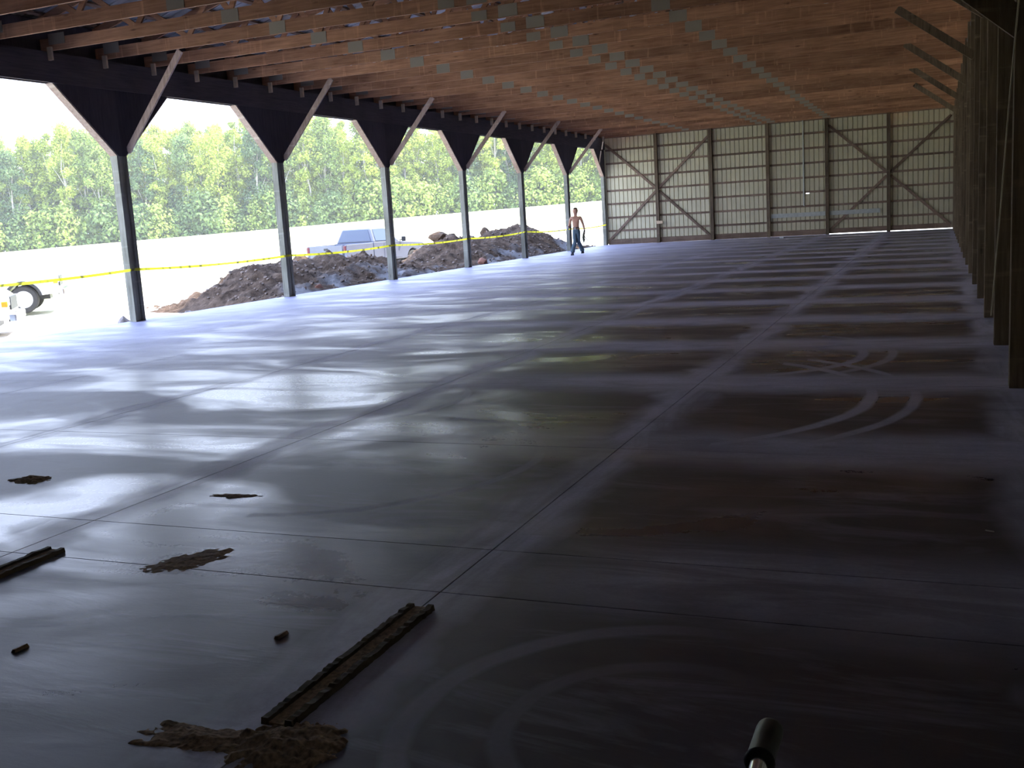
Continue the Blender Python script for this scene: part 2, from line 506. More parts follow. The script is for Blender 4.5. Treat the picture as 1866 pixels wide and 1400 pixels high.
# ------------------------------------------------------------------ back wall
def make_back():
    Wl = empty('wall_back', (0, YB, 0), kind='structure', label='far end wall of pale ribbed metal behind brown girts and cross braces')
    top = H + .26
    sw = WB * 2 / 5
    me = sheet_mesh('metal_sheet', sw, 5, top - .03, M['sheet'], .042)
    ds = .19
    for k in range(16):
        x = -.1 + k * sw
        if x > W: break
        if x + .1 < 8.9 < x + sw:
            i0 = int((8.9 - x) / (sw / 5)); kk = int(1.78 / .075)
            m2 = sheet_mesh('metal_sheet', sw, 5, top - .03, M['sheet'], .042, splits=int(top / .075), hole={(kk, i0 * 5)})
            o = link('metal_sheet', m2, Wl, (x, ds, .03))
        else:
            o = link('metal_sheet', me, Wl, (x, ds, .03))
        solid(o)
    for k in range(0, 7):
        x = k * WB
        if k == 0: continue
        pw = .14
        o = MB()
        if k < 6:
            for q in range(3): o.box((x - pw / 2 + q * .047, -.02 if q != 1 else -.012, 0), (x - pw / 2 + q * .047 + .044, .14, H + .02))
            o.build('post', M['post'], Wl)
    # gable studs above the truss line are hidden; girts in each bay
    gm = MB().box((0, 0, 0), (WB - .15, .04, .085)).mesh('girt', M['girt'])
    gl = MB().box((0, 0, 0), (WB + .10, .04, .085)).mesh('girt', M['girt'])
    for b in range(6):
        for r in range(1, 8):
            z = r * .605 - .02 + random.uniform(-.01, .01)
            link('girt', gm if b < 5 else gl, Wl, (b * WB + .075, .142, z))
        z0 = .05 if b >= 4 else .004
        link('skirt_board', MB().box((0, 0, 0), (WB - .15, .05, .24 - z0)).mesh('skirt_board', M['girt']), Wl, (b * WB + .075, .10, z0))
    link('top_plate', MB().box((0, 0, 0), (W, .06, .16)).mesh('top_plate', M['girt']), Wl, (0, .125, H - .02))
    # cross braces
    def br(p, q):
        MB().bar(p, q, .04, .10, (0, 1, 0)).build('cross_brace', M['girt'], Wl)
    y = .115
    zt = H - .28
    zc = H * .49
    for c in (1, 5):
        x = c * WB
        br(((c - 1) * WB + .08, y, zt), (x - .07, y, zc + .08)); br(((c - 1) * WB + .08, y, .16), (x - .07, y, zc - .05))
        br((x + .07, y, zc + .08), ((c + 1) * WB - .08, y, zt)); br((x + .07, y, zc - .05), ((c + 1) * WB - .08, y, .16))
    # grey boards and conduit at mid wall
    MB().box((7.42, .085, .80), (9.67, .125, .98)).build('grey_board', M['pvc'], Wl)['label'] = 'wide pale grey board low on the wall'
    MB().box((9.84, .085, .80), (11.86, .125, .98)).build('grey_board', M['pvc'], Wl)
    MB().tube([(8.80, .10, 1.25), (8.80, .10, H)], .03, 8).build('conduit', M['pvc'], Wl)
    return Wl
wall_back = make_back()
o = MB().box((-.14, -.05, -.06), (.14, .05, .06)).bar((-.2, 0, .07), (.16, -.01, .045), .02, .03, (0, 1, 0)).build('wood_block', M['straw'], bevel=.006, loc=(2.55, YB - .075, .90))
tag(o, 'small pale wooden block nailed low on the first post of the far wall', 'block')

# ------------------------------------------------------------------ right wall
def make_right():
    Wl = empty('wall_right', (W, 0, 0), kind='structure', label='long closed right side wall with dark timber posts close together')
    sw = .94
    me = sheet_mesh('metal_sheet', sw, 5, H + .3, M['sheet'], .03)
    n = int((YB - YF) / sw) + 1
    for k in range(n):
        solid(link('metal_sheet', me, Wl, (.245, YF + (k + 1) * sw, .0), (0, 0, -PI / 2)))
    k = -5
    pm = MB()
    for q in range(3): pm.box((0 if q != 1 else .008, -.066 + q * .046, 0), (.19, -.066 + q * .046 + .043, H + .02))
    pm = pm.mesh('post', M['post'])
    ys = []
    for k in range(-5, 16):
        y = YR0 + k * SR
        if y > YB - .5: continue
        ys.append(y)
        link('post', pm, Wl, (0, y, 0))
    cp = MB()
    for q in range(3): cp.box((.01 if q != 1 else .018, -.066 + q * .046, 0), (.19, -.066 + q * .046 + .043, H + .02))
    cp.build('corner_post', M['post'], Wl, loc=(0, YB - .07, 0))
    for a, b in zip([YF] + ys, ys + [YB - .14]):
        g = MB().box((0, 0, 0), (.04, b - a - .14, .085)).mesh('girt', M['lum_y'])
        for r in range(1, 8): link('girt', g, Wl, (.195, a + .07, r * .605))
    MB().box((.04, YF, H - .06), (.19, YB, H - .005)).build('top_plate', M['header'], Wl)
    # interior knee braces from every other post up to a truss
    for y in ys:
        i = round((y - YR0) / SR)
        if i in (3, 5, 7, 9, 11):
            MB().bar((-1.24, y - .09, H + .04), (.06, y - .09, H - .93), .038, .14, (0, 1, 0)).build('knee_brace', M['post'], Wl)
    MB().bar((-2.35, YR0 - .10, H - .02), (.05, YR0 - .10, 2.68), .045, .19, (0, 1, 0)).build('knee_brace', M['post'], Wl)
    return Wl
wall_right = make_right()

# ------------------------------------------------------------------ left (open) side
def post_label(i):
    return ['timber post with sheeted V bracing nearest the camera on the open side',
            'second timber post with sheeted V bracing, standing in front of the near dirt pile',
            'third timber post on the open side, in front of the silver pickup door',
            'fourth timber post on the open side, before the left half of the far dirt pile',
            'fifth timber post on the open side, before the crest of the far dirt pile',
            'sixth timber post on the open side, just left of the shirtless man',
            'corner timber post where the open side meets the far metal wall'][i]
HX0, HX1 = -.12, -.02       # plane of the sheeting
for i in range(-1, 7):
    y = i * S if i < 6 else YB + .02
    r = empty('timber_post', (0, y, 0), label=post_label(i) if i >= 0 else 'timber post left of the picture edge on the open side', cat='post', group='timber posts of the open side')
    for q, (a, b) in enumerate(((-.13, -.05), (-.04, .04), (.05, .13))):
        MB().box((-.12 + (.03 if q == 1 else 0), a, -.05), (.03 - (.03 if q == 1 else 0), b, H - .02)).build('post_plank', M['treated'], r)
    if i < 6:
        sides = (-1, 1)
    else:
        sides = (-1,)
    for s in sides:
        poly = [(0, ZA - .07), (s * .085, ZA - .07), (s * (TW + .04), ZB + .03), (0, ZB + .03)]
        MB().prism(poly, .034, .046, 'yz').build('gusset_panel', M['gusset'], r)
        MB().bar((-.048, s * .10, ZA - .06), (-.048, s * (TW + .03), ZB + .02), .162, .045, (1, 0, 0)).build('edge_brace', M['brace'], r)
    if i >= 0 and i < 6:
        MB().bar((.05, .16, ZA + .02), (1.50, .16, H + .04), .04, .12, (0, 1, 0)).build('knee_brace', M['brace'], r)
hd = MB().box((-.13, -S - 1.4, ZB), (-.07, YB + .1, H - .01)).build('header_beam_1', M['header'])  # timber header beam under the truss ends, not trim
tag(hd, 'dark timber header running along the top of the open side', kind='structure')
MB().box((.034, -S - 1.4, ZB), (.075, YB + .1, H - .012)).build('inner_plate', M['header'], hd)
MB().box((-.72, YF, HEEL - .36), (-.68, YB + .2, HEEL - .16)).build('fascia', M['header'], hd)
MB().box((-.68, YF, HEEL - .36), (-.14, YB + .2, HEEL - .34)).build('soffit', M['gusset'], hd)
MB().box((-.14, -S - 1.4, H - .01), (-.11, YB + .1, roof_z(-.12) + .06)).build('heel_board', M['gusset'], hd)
# closed stretch of the left side, behind the camera, and the near end wall
o = MB().box((-.16, YF, -.4), (-.08, -S - 1.4, H + .3)).build('wall_left', M['gusset'])
tag(o, 'closed near stretch of the left wall beyond the picture edge', kind='structure')
o = MB().box((-.2, YF - .08, -.4), (W + .3, YF, H + 2.9)).build('wall_front', M['gusset'])
tag(o, 'closed near end wall behind the camera', kind='structure')

# ------------------------------------------------------------------ roof
def make_roof():
    R = empty('ceiling', (0, 0, 0), kind='structure', label='ribbed metal roof on purlins above the timber trusses')
    L = math.hypot(W / 2 + .75, (W / 2 + .75) * SLOPE)
    ang = math.atan(SLOPE)
    sw = .94
    n = int((YB + .3 - YF) / sw) + 1
    me = sheet_mesh('roof_sheet', sw, 5, L, M['roof'], .035)
    for k in range(n):
        y = YF + k * sw
        # sheet local Z up the slope, X along world Y, relief upwards
        for side in (0, 1):
            o = link('roof_sheet', me, R)
            if side == 0:
                zc = Vector((math.cos(ang), 0, math.sin(ang))); org = Vector((-.75, y, roof_z(-.75) + .115))
            else:
                zc = Vector((-math.cos(ang), 0, math.sin(ang))); org = Vector((W + .75, y, roof_z(W + .75) + .115))
            xc = Vector((0, 1, 0)); yc = zc.cross(xc)
            if yc.z < 0: yc = -yc
            mm = Matrix(((xc.x, yc.x, zc.x, org.x), (xc.y, yc.y, zc.y, org.y), (xc.z, yc.z, zc.z, org.z), (0, 0, 0, 1)))
            o.matrix_local = mm
            solid(o, .002)
    pm = MB().box((-.045, YF, 0), (.045, YB + .2, .038)).mesh('purlin', M['lum_y'])
    for side in (0, 1):
        for k in range(14):
            x = -.60 + k * .60
            if x > W / 2 - .1: continue
            xx = x if side == 0 else W - x
            link('purlin', pm, R, (xx, 0, roof_z(x) + .062), (0, -ang if side == 0 else ang, 0))
    MB().prism([(W / 2 - .25, roof_z(W / 2) + .10), (W / 2, roof_z(W / 2) + .18), (W / 2 + .25, roof_z(W / 2) + .10), (W / 2, roof_z(W / 2) + .165)], YF, YB + .3).build('ridge_cap', M['roof'], R)
    # gable sheeting above the far wall
    MB().prism([(-.2, H + .2), (W + .2, H + .2), (W / 2, roof_z(W / 2) + .05)], YB + .24, YB + .26).build('gable_panel', M['sheet'], R)
    return R
make_roof()

# ------------------------------------------------------------------ trusses
TS, T0 = S / 4, -.20
def make_truss():
    t = empty('roof_truss', (0, 0, 0), cat='truss')
    ch, cw = .205, .038
    MB().box((-.10, -cw / 2, H), (7.0, cw / 2, H + ch)).build('bottom_chord', M['chord'], t)
    MB().box((7.004, -cw / 2, H), (W + .10, cw / 2, H + ch)).build('bottom_chord', M['chord'], t)
    MB().bar((-.66, 0, roof_z(-.66) - .02), (W / 2, 0, roof_z(W / 2) - .02), cw, .14, (0, 1, 0)).build('top_chord', M['chord'], t)
    MB().bar((W + .66, 0, roof_z(-.66) - .02), (W / 2, 0, roof_z(W / 2) - .02), cw, .14, (0, 1, 0)).build('top_chord', M['chord'], t)
    bot = [2.0, 3.86, 5.6, 7.52, 9.78, 11.4, 12.9]
    topn = [1.1, 2.95, 4.75, W / 2, 9.0, 10.6, 12.2, 13.6]
    webs = []
    for i in range(len(bot)):
        webs.append((bot[i], topn[i])); webs.append((bot[i], topn[i + 1]))
    for b, tp in webs:
        MB().bar((b, 0, H + ch - .04), (tp, 0, roof_z(tp) - .08), .036, .09, (0, 1, 0)).build('web', M['chord'], t)
    def plate(x, z, w, h):
        MB().box((x - w / 2, -cw / 2 - .005, z - h / 2), (x + w / 2, -cw / 2 - .001, z + h / 2)).build('nail_plate', M['plate'], t)
    zc = H + ch / 2
    plate(3.86, zc + .0, .32, .195); plate(7.52, zc + .005, .34, .195); plate(9.78, zc + .005, .32, .195)
    plate(7.0, zc - .02, .28, .155)
    plate(.28, zc + .08, .36, .18)
    MB().box((.078, -.06, H - .16), (.17, -.021, H + .06)).build('tail_block', M['straw'], t)
    return t
posts_word = ['nearest', 'second', 'third', 'fourth', 'fifth', 'sixth', 'corner']
first = make_truss()
tree = list(first.children)
ks = list(range(-4, 25))
step = {1: 'one truss', 2: 'two trusses', 3: 'three trusses'}
for k in ks:
    o = first if k == ks[0] else copy_tree(first, None, tree)
    o.location = (0, T0 + k * TS, 0)
    if k < 0:
        lab = 'wooden roof truss, %s on the near side of the nearest open-side post' % ('four trusses' if k == -4 else step[-k])
    elif k % 4 == 0:
        lab = 'wooden roof truss right above the %s open-side post' % posts_word[k // 4] if k < 24 else 'wooden roof truss right against the far metal wall'
    else:
        lab = 'wooden roof truss, %s beyond the one above the %s open-side post' % (step[k % 4], posts_word[k // 4])
    tag(o, lab, group='roof trusses')

# ------------------------------------------------------------------ caution tape
def tape(y0, y1, z0, z1, lab, x=.04):
    m = MB(); n = 26; w = .052
    sag = .05
    for k in range(n + 1):
        u = k / n; y = y0 + (y1 - y0) * u; z = z0 + (z1 - z0) * u - sag * 4 * u * (1 - u)
        a = .5 * math.sin(u * 9 + y0)
        m.v += [(x + math.sin(a) * w / 2, y, z - math.cos(a) * w / 2), (x - math.sin(a) * w / 2, y, z + math.cos(a) * w / 2)]
    for k in range(n): m.f.append((2 * k, 2 * k + 1, 2 * k + 3, 2 * k + 2))
    o = m.build('caution_tape', M['tape'], smooth=True)
    tag(o, lab, 'tape', 'yellow caution tape between the posts')
    return o
tz = [.98, .985, .96, .96, .93, .97, .90, .93]
wl = ['picture edge and the nearest', 'nearest and the second', 'second and the third', 'third and the fourth', 'fourth and the fifth', 'fifth and the sixth', 'sixth and the corner']
for i in range(-1, 6):
    tape(i * S + .0, (i + 1) * S, tz[i + 1], tz[i + 2], 'yellow caution tape strung between the %s open-side post%s' % (wl[i + 1], '' if i == -1 else 's'))

# ------------------------------------------------------------------ piles of dug earth
def interp(tb, y):
    if y <= tb[0][0]: return tb[0][1]
    for (a, za), (b, zb) in zip(tb, tb[1:]):
        if y <= b:
            u = (y - a) / (b - a); return za + (zb - za) * u
    return tb[-1][1]
def fbm(x, y, z=0, o=4):
    s, a, f = 0, 1, 1
    for k in range(o):
        s += a * noise.noise(Vector((x * f, y * f, z + k * 7.3))); a *= .5; f *= 2.1
    return s
def pile(tb, y0, y1, s0, s1, lab, seed):
    m = MB(); dx = .075; dy = .09
    nx = int(6.2 / dx); ny = int((y1 - y0) / dy)
    for i in range(nx + 1):
        x = -.24 - i * dx
        for j in range(ny + 1):
            y = y0 + j * dy
            sh = 0
            if y < (y0 + y1) / 2: sh = s0 * (x + 2.6) * (1 if x > -2.6 else .5)
            else: sh = s1 * (x + 2.6) * (1 if x > -2.6 else -.6)
            w = abs((y - (y0 + y1) / 2) / ((y1 - y0) / 2)) ** 1.5
            zc = interp(tb, y + sh * w)
            zc += .06 * fbm(y * 1.2, seed)
            inside = min(1, max(0, (zc - GR) / .45))
            if x > -2.6:
                t = (-.24 - x) / 2.36
                f = t ** .85
                f = f * (1.08 - .08 * f)
                b = GR + (GR * 0 - .01 - GR) * inside
                z = b * (1 - f) + zc * f
            else:
                t = min(1, (-2.6 - x) / (3.0 + .5 * fbm(y * .4, seed + 3)))
                z = GR + (zc - GR) * (1 - t * t * (3 - 2 * t))
            rough = fbm(x * 1.4, y * 1.4, seed) * .17 + fbm(x * 5, y * 5, seed + 5) * .085
            # gullies running down the face
            rough -= .05 * abs(noise.noise(Vector((y * 2.2 + x * .9, x * .5, seed + 9)))) * 2
            msk = min(1, (-x - .24) / .5 + .15)
            z += rough * inside * msk
            if inside < .04: z = GR - .05
            m.v.append((x, y, z))
    for i in range(nx):
        for j in range(ny):
            a = i * (ny + 1) + j
            m.f.append((a, a + 1, a + ny + 2, a + ny + 1))
    # lumps and clods
    rnd = random.Random(seed)
    P = empty('dirt_pile', (-2.6, (y0 + y1) / 2, GR), label=lab, cat='dirt pile', group='dug earth beside the slab')
    vs = [(x + 2.6, y - (y0 + y1) / 2, z - GR) for x, y, z in m.v]
    m2 = MB(); m2.v = vs; m2.f = m.f
    m2.build('earth', M['dirt'], P, smooth=True)
    # clods: one joined part
    cl = MB()
    vv = [v for v in vs if v[2] > .25]
    for k in range(700):
        p = rnd.choice(vv); r = rnd.uniform(.015, .05)
        ico(cl, (p[0], p[1], p[2] + r * .3), (r * rnd.uniform(.8, 1.5), r * rnd.uniform(.8, 1.5), r), rnd)
    c = cl.build('clods', M['clod'], P); c['kind'] = 'stuff'
    return P
T = (1 + 5 ** .5) / 2
ICV = [Vector(v).normalized() for v in [(-1, T, 0), (1, T, 0), (-1, -T, 0), (1, -T, 0), (0, -1, T), (0, 1, T), (0, -1, -T), (0, 1, -T), (T, 0, -1), (T, 0, 1), (-T, 0, -1), (-T, 0, 1)]]
ICF = [(0, 11, 5), (0, 5, 1), (0, 1, 7), (0, 7, 10), (0, 10, 11), (1, 5, 9), (5, 11, 4), (11, 10, 2), (10, 7, 6), (7, 1, 8), (3, 9, 4), (3, 4, 2), (3, 2, 6), (3, 6, 8), (3, 8, 9), (4, 9, 5), (2, 4, 11), (6, 2, 10), (8, 6, 7), (9, 8, 1)]
def ico(m, c, r, rnd):
    m.add([(c[0] + v.x * r[0] * rnd.uniform(.75, 1.2), c[1] + v.y * r[1] * rnd.uniform(.75, 1.2), c[2] + v.z * r[2] * rnd.uniform(.75, 1.2)) for v in ICV], ICF)
tbA = [(5.2, GR - .1), (5.6, -.15), (6.3, .2), (7.3, .66), (8.2, .72), (9.2, .60), (10.3, .80), (11.0, .76), (12.2, .60), (12.9, .70), (13.6, .45), (14.6, .13), (15.5, .02), (16.3, -.15), (17, GR - .1)]
tbB = [(15.2, GR - .1), (15.9, -.1), (16.9, .2), (18.3, .70), (19.3, 1.0), (20.7, .84), (22.3, .86), (23.4, .95), (25.8, 1.15), (26.8, 1.15), (28.0, .82), (29.7, .38), (32, .05), (33, GR - .1)]
pile(tbA, 2.4, 17.2, 1.05, .2, 'near heap of brown dug earth and rubble beside the slab, left of the third post', 3)
pile(tbB, 14.8, 33.4, -.2, 2.2, 'far heap of brown dug earth with high crest, between third and sixth posts', 11)

def rock(name, loc, r, seed, mat, lab, cat='rock', grp=None):
    rnd = random.Random(seed)
    bm = bmesh.new(); bmesh.ops.create_icosphere(bm, subdivisions=2, radius=1)
    for v in bm.verts:
        k = 1 + .28 * noise.noise(v.co * 1.6 + Vector((seed, 0, 0)))
        v.co = Vector((v.co.x * r[0] * k, v.co.y * r[1] * k, v.co.z * r[2] * k))
    me = bpy.data.meshes.new(name); bm.to_mesh(me); bm.free(); me.materials.append(mat)
    o = link(name, me, None, loc, (0, 0, rnd.uniform(0, 3)))
    return tag(o, lab, cat, grp)
rock('rock', (-.38, -.02, -.10), (.13, .14, .19), 1, M['rock'], 'pale grey rock lying at the foot of the nearest open-side post')
rock('clay_lump', (-.42, 6.9, .05), (.10, .12, .11), 2, M['clay'], 'dark red clay lump beside slab just right of the second post', 'rock')
rock('rock', (-.5, 11.6, .06), (.22, .34, .12), 3, M['dirt'], 'flat brown rock between the two dirt piles by the third post')
rock('clay_lump', (-.42, 17.2, .08), (.16, .26, .13), 4, M['clay'], 'dark brown clay lump at slab edge under the far dirt pile', 'rock')
rock('rock', (-1.0, 2.6, -.2), (.14, .12, .16), 5, M['rock'], 'small rock lying loose left of the near dirt pile')
rock('rock', (-3.9, 11.4, .52), (.3, .3, .25), 6, M['dirt'], 'sunlit boulder on the back of the near dirt pile')
rock('rock', (-3.2, 19.6, .95), (.35, .5, .2), 7, M['dirt'], 'large brown lump on the first crest of the far dirt pile')
rock('rock', (-3.0, 23.4, .98), (.18, .22, .22), 8, M['dirt'], 'upright brown lump sticking up midway on the far dirt pile')

# ------------------------------------------------------------------ vehicles
def arch(cx, r, z0, n=12):
    """points of a wheel arch from front to back (x decreasing), above z0"""
    a0 = math.asin(max(-1, min(1, (z0 - .40) / r)))
    return [(cx + r * math.cos(a0 + (PI - 2 * a0) * k / n), .40 + r * math.sin(a0 + (PI - 2 * a0) * k / n)) for k in range(n + 1)]
def wheel_mesh(r=.39, w=.24):
    m = MB(); n = 28
    prof = [(-w / 2, r * .62), (-w / 2, r * .9), (-w / 2 + .03, r), (w / 2 - .03, r), (w / 2, r * .9), (w / 2, r * .62)]
    for k in range(n):
        a = 2 * PI * k / n
        for y, q in prof: m.v.append((q * math.cos(a), y, q * math.sin(a)))
    p = len(prof)
    for k in range(n):
        for i in range(p):
            m.f.append((k * p + i, k * p + (i + 1) % p, ((k + 1) % n) * p + (i + 1) % p, ((k + 1) % n) * p + i))
    t = m.mesh('tyre', M['tyre'], smooth=False)
    m = MB()
    m.tube([(0, -w / 2 + .04, 0), (0, w / 2 - .04, 0)], r * .63, 24)
    for k in range(7):
        a = 2 * PI * k / 7
        for s in (-1, 1):
            m.bar((0, s * (w / 2 - .03), 0), (r * .6 * math.cos(a), s * (w / 2 - .03), r * .6 * math.sin(a)), .03, .06, (0, 1, 0))
    m.tube([(0, -w / 2 + .005, 0), (0, w / 2 - .005, 0)], r * .16, 12)
    return t, m.mesh('rim', M['rim'])
TYRE, RIM = wheel_mesh()
def pickup(loc, rz, paint, lab, flare=None):
    R = empty('pickup_truck', loc, rz, label=lab, cat='truck')
    hw = .97; z0 = .48
    xf, xr = 1.85, -1.75
    # front clip and cab, lower body
    low = [(2.72, z0 + .05), (2.78, .62), (2.76, .92), (2.62, 1.06), (1.25, 1.16), (1.15, 1.20), (-.62, 1.20), (-.62, z0)] + [(xf - .47, z0)]
    poly = [(2.72, z0 + .03), (2.78, .62), (2.76, .94), (2.60, 1.08), (1.25, 1.17), (.62, 1.22), (-.95, 1.24), (-.95, z0)] + arch(xf, .47, z0)[::-1]
    MB().prism(poly, -hw, hw).build('cab_body', paint, R, bevel=.02)
    # bed: two sides, floor, headboard, tailgate
    bp_ = [(-.99, z0), (-.99, 1.22), (-2.74, 1.22), (-2.78, .60), (-2.70, z0 + .05)] + arch(xr, .47, z0)[::-1]
    for s in (-1, 1):
        a, b = sorted((s * hw, s * (hw - .09)))
        MB().prism(bp_, a, b).build('bed_side', paint, R, bevel=.012)
    MB().box((-2.7, -hw + .1, .62), (-.99, hw - .1, .68)).build('bed_floor', paint, R)
    MB().box((-1.03, -hw + .1, .68), (-.97, hw - .1, 1.20)).build('bed_front', paint, R)
    tg = MB().box((-2.80, -.80, .66), (-2.74, .80, 1.21)).build('tailgate', paint, R, bevel=.015)
    MB().box((-2.815, -.09, 1.03), (-2.80, .09, 1.11)).build('handle', M['black'], tg)
    for s in (-1, 1):
        MB().box((-2.81, s * .90 - .05, .92), (-2.74, s * .90 + .05, 1.18)).build('tail_lamp', M['redlamp'], R, bevel=.01)
        MB().box((2.70, s * .80 - .14, .80), (2.80, s * .80 + .14, .98)).build('headlamp', M['clear'], R, bevel=.01)
        MB().box((2.66, s * .93 - .05, .78), (2.78, s * .93 + .05, .90)).build('turn_lamp', M['amber'], R, bevel=.01)
    MB().box((-2.95, -hw + .05, .48), (-2.79, hw - .05, .64)).build('rear_bumper', M['chrome'], R, bevel=.03)
    MB().box((2.76, -hw + .02, .44), (2.92, hw - .02, .64)).build('front_bumper', M['chrome'], R, bevel=.03)
    MB().box((2.76, -.60, .70), (2.81, .60, .98)).build('grille', M['black'], R)
    # greenhouse: tapered
    b = [(-.60, 1.19), (1.20, 1.17)]
    tp = [(-.42, 1.76), (.42, 1.78)]
    m = MB()
    iw, ow = .70, .93
    m.add([(-.93, -ow, 1.23), (.95, -ow, 1.20), (.95, ow, 1.20), (-.93, ow, 1.23), (-.79, -iw, 1.78), (.22, -iw, 1.80), (.22, iw, 1.80), (-.79, iw, 1.78)],
          [(0, 3, 2, 1), (4, 5, 6, 7), (0, 1, 5, 4), (1, 2, 6, 5), (2, 3, 7, 6), (3, 0, 4, 7)])
    m.build('roof_cab', paint, R, bevel=.04)
    def quad(name, A, B, C, D, inset, off):
        A, B, C, D = map(Vector, (A, B, C, D)); c = (A + B + C + D) / 4
        q = [c + (p - c) * (1 - inset) for p in (A, B, C, D)]
        nn = (B - A).cross(D - A).normalized() * off
        m = MB(); m.add([p + nn for p in q] + [p + nn * .2 for p in q], [(0, 1, 2, 3), (7, 6, 5, 4), (0, 4, 5, 1), (1, 5, 6, 2), (2, 6, 7, 3), (3, 7, 4, 0)])
        return m.build(name, M['glass'], R)
    quad('rear_window', (-.93, ow, 1.25), (-.93, -ow, 1.25), (-.79, -iw, 1.78), (-.79, iw, 1.78), .13, .012)
    quad('windscreen', (.95, -ow, 1.20), (.95, ow, 1.20), (.22, iw, 1.80), (.22, -iw, 1.80), .12, .012)
    quad('side_window', (-.83, -ow, 1.25), (.80, -ow, 1.23), (.20, -iw, 1.78), (-.72, -iw, 1.78), .13, .012)
    quad('side_window', (.80, ow, 1.23), (-.83, ow, 1.25), (-.72, iw, 1.78), (.20, iw, 1.78), .13, .012)
    for s in (-1, 1):
        MB().box((.95, s * (hw + .12) - .10, 1.18), (1.04, s * (hw + .12) + .08, 1.38)).build('door_mirror', M['black'], R, bevel=.02)
        MB().bar((.99, s * (hw - .08), 1.22), (.99, s * (hw + .06), 1.26), .04, .04, (1, 0, 0)).build('mirror_arm', M['black'], R)
        d = MB().prism([(-.25, .55), (-.25, 1.17), (.95, 1.165), (1.02, .95), (.98, .55)], s * hw, s * (hw + .012)).build('door', paint, R)
        MB().box((-.18, s * (hw + .02) - .012, 1.0), (.0, s * (hw + .02) + .012, 1.04)).build('handle', M['black'], d)
        for cx in (xf, xr):
            w = link('wheel', TYRE, R, (cx, s * (hw - .13), .39))
            link('rim', RIM, w)
            if flare:
                pts = arch(cx, .50, z0, 16); inn = arch(cx, .43, z0, 16)
                a, b2 = sorted((s * (hw - .02), s * (hw + .06)))
                MB().prism(pts + inn[::-1], a, b2).build('wheel_flare', flare, R)
    MB().box((-2.6, -.45, .34), (2.5, .45, .50)).build('chassis', M['black'], R)
    return R
def heading(dx, dy): return math.atan2(dy, dx)
# silver pickup behind the near pile: its rear right corner and front axle come from the layout
pickup((-7.66, 21.98, -.36), math.radians(84), M['carpaint'], 'silver pickup truck parked in the yard behind the near dirt pile')
pickup((-11.63, 5.55, -.32), math.radians(42), M['white'], 'white pickup truck parked far left in the bright yard, front wheel in view', flare=M['tyre'])
pickup((-7.04, -.30, -.50), math.radians(42), M['white'], 'white truck with only its nose in the picture at the lower left edge', flare=None)

# ------------------------------------------------------------------ person
def skinmesh(name, chains, mat, parent, sub=2):
    """chains: list of lists of (key or None, (x,y,z), (rx,ry)); a repeated key joins chains"""
    vs, es, rad, idx, roots = [], [], [], {}, []
    for ch in chains:
        prev = None
        for k, (key, p, r) in enumerate(ch):
            if key in idx and key is not None: i = idx[key]
            else:
                i = len(vs); vs.append(p); rad.append(r if isinstance(r, tuple) else (r, r))
                if key: idx[key] = i
                if prev is None: roots.append(i)
            if prev is not None: es.append((prev, i))
            prev = i
    me = bpy.data.meshes.new(name); me.from_pydata(vs, es, [])
    o = link(name, me, parent)
    s = o.modifiers.new('skin', 'SKIN'); s.use_smooth_shade = True; s.branch_smoothing = .6
    if not me.skin_vertices: 
        bm = bmesh.new(); bm.from_mesh(me); bm.verts.layers.skin.verify(); bm.to_mesh(me); bm.free()
    for i, r in enumerate(rad):
        me.skin_vertices[0].data[i].radius = r
        me.skin_vertices[0].data[i].use_root = i in roots
    u = o.modifiers.new('sub', 'SUBSURF'); u.levels = sub; u.render_levels = sub
    me.materials.append(mat)
    return o
def hand(wr, d, side, curl, thumb_dir):
    """fingers as short chains from the palm; d = direction of the hand, side = across the palm"""
    wr, d, side = Vector(wr), Vector(d).normalized(), Vector(side).normalized()
    nrm = d.cross(side).normalized() * curl
    out = []
    for k, l in enumerate((.072, .082, .076, .058)):
        b = wr + d * .05 + side * (.027 - .018 * k)
        p1 = b + d * (.045); p2 = p1 + (d + nrm * .35).normalized() * l * .5; p3 = p2 + (d * .5 + nrm).normalized() * l * .5
        out.append([(None, tuple(b), .010), (None, tuple(p1), .010), (None, tuple(p2), .009), (None, tuple(p3), .0075)])
    b = wr + d * .02 + side * .02; p1 = b + (d * .6 + side * .9).normalized() * .04; p2 = p1 + (d + nrm * .5).normalized() * .035
    out.append([(None, tuple(b), .011), (None, tuple(p1), .011), (None, tuple(p2), .009)])
    return out
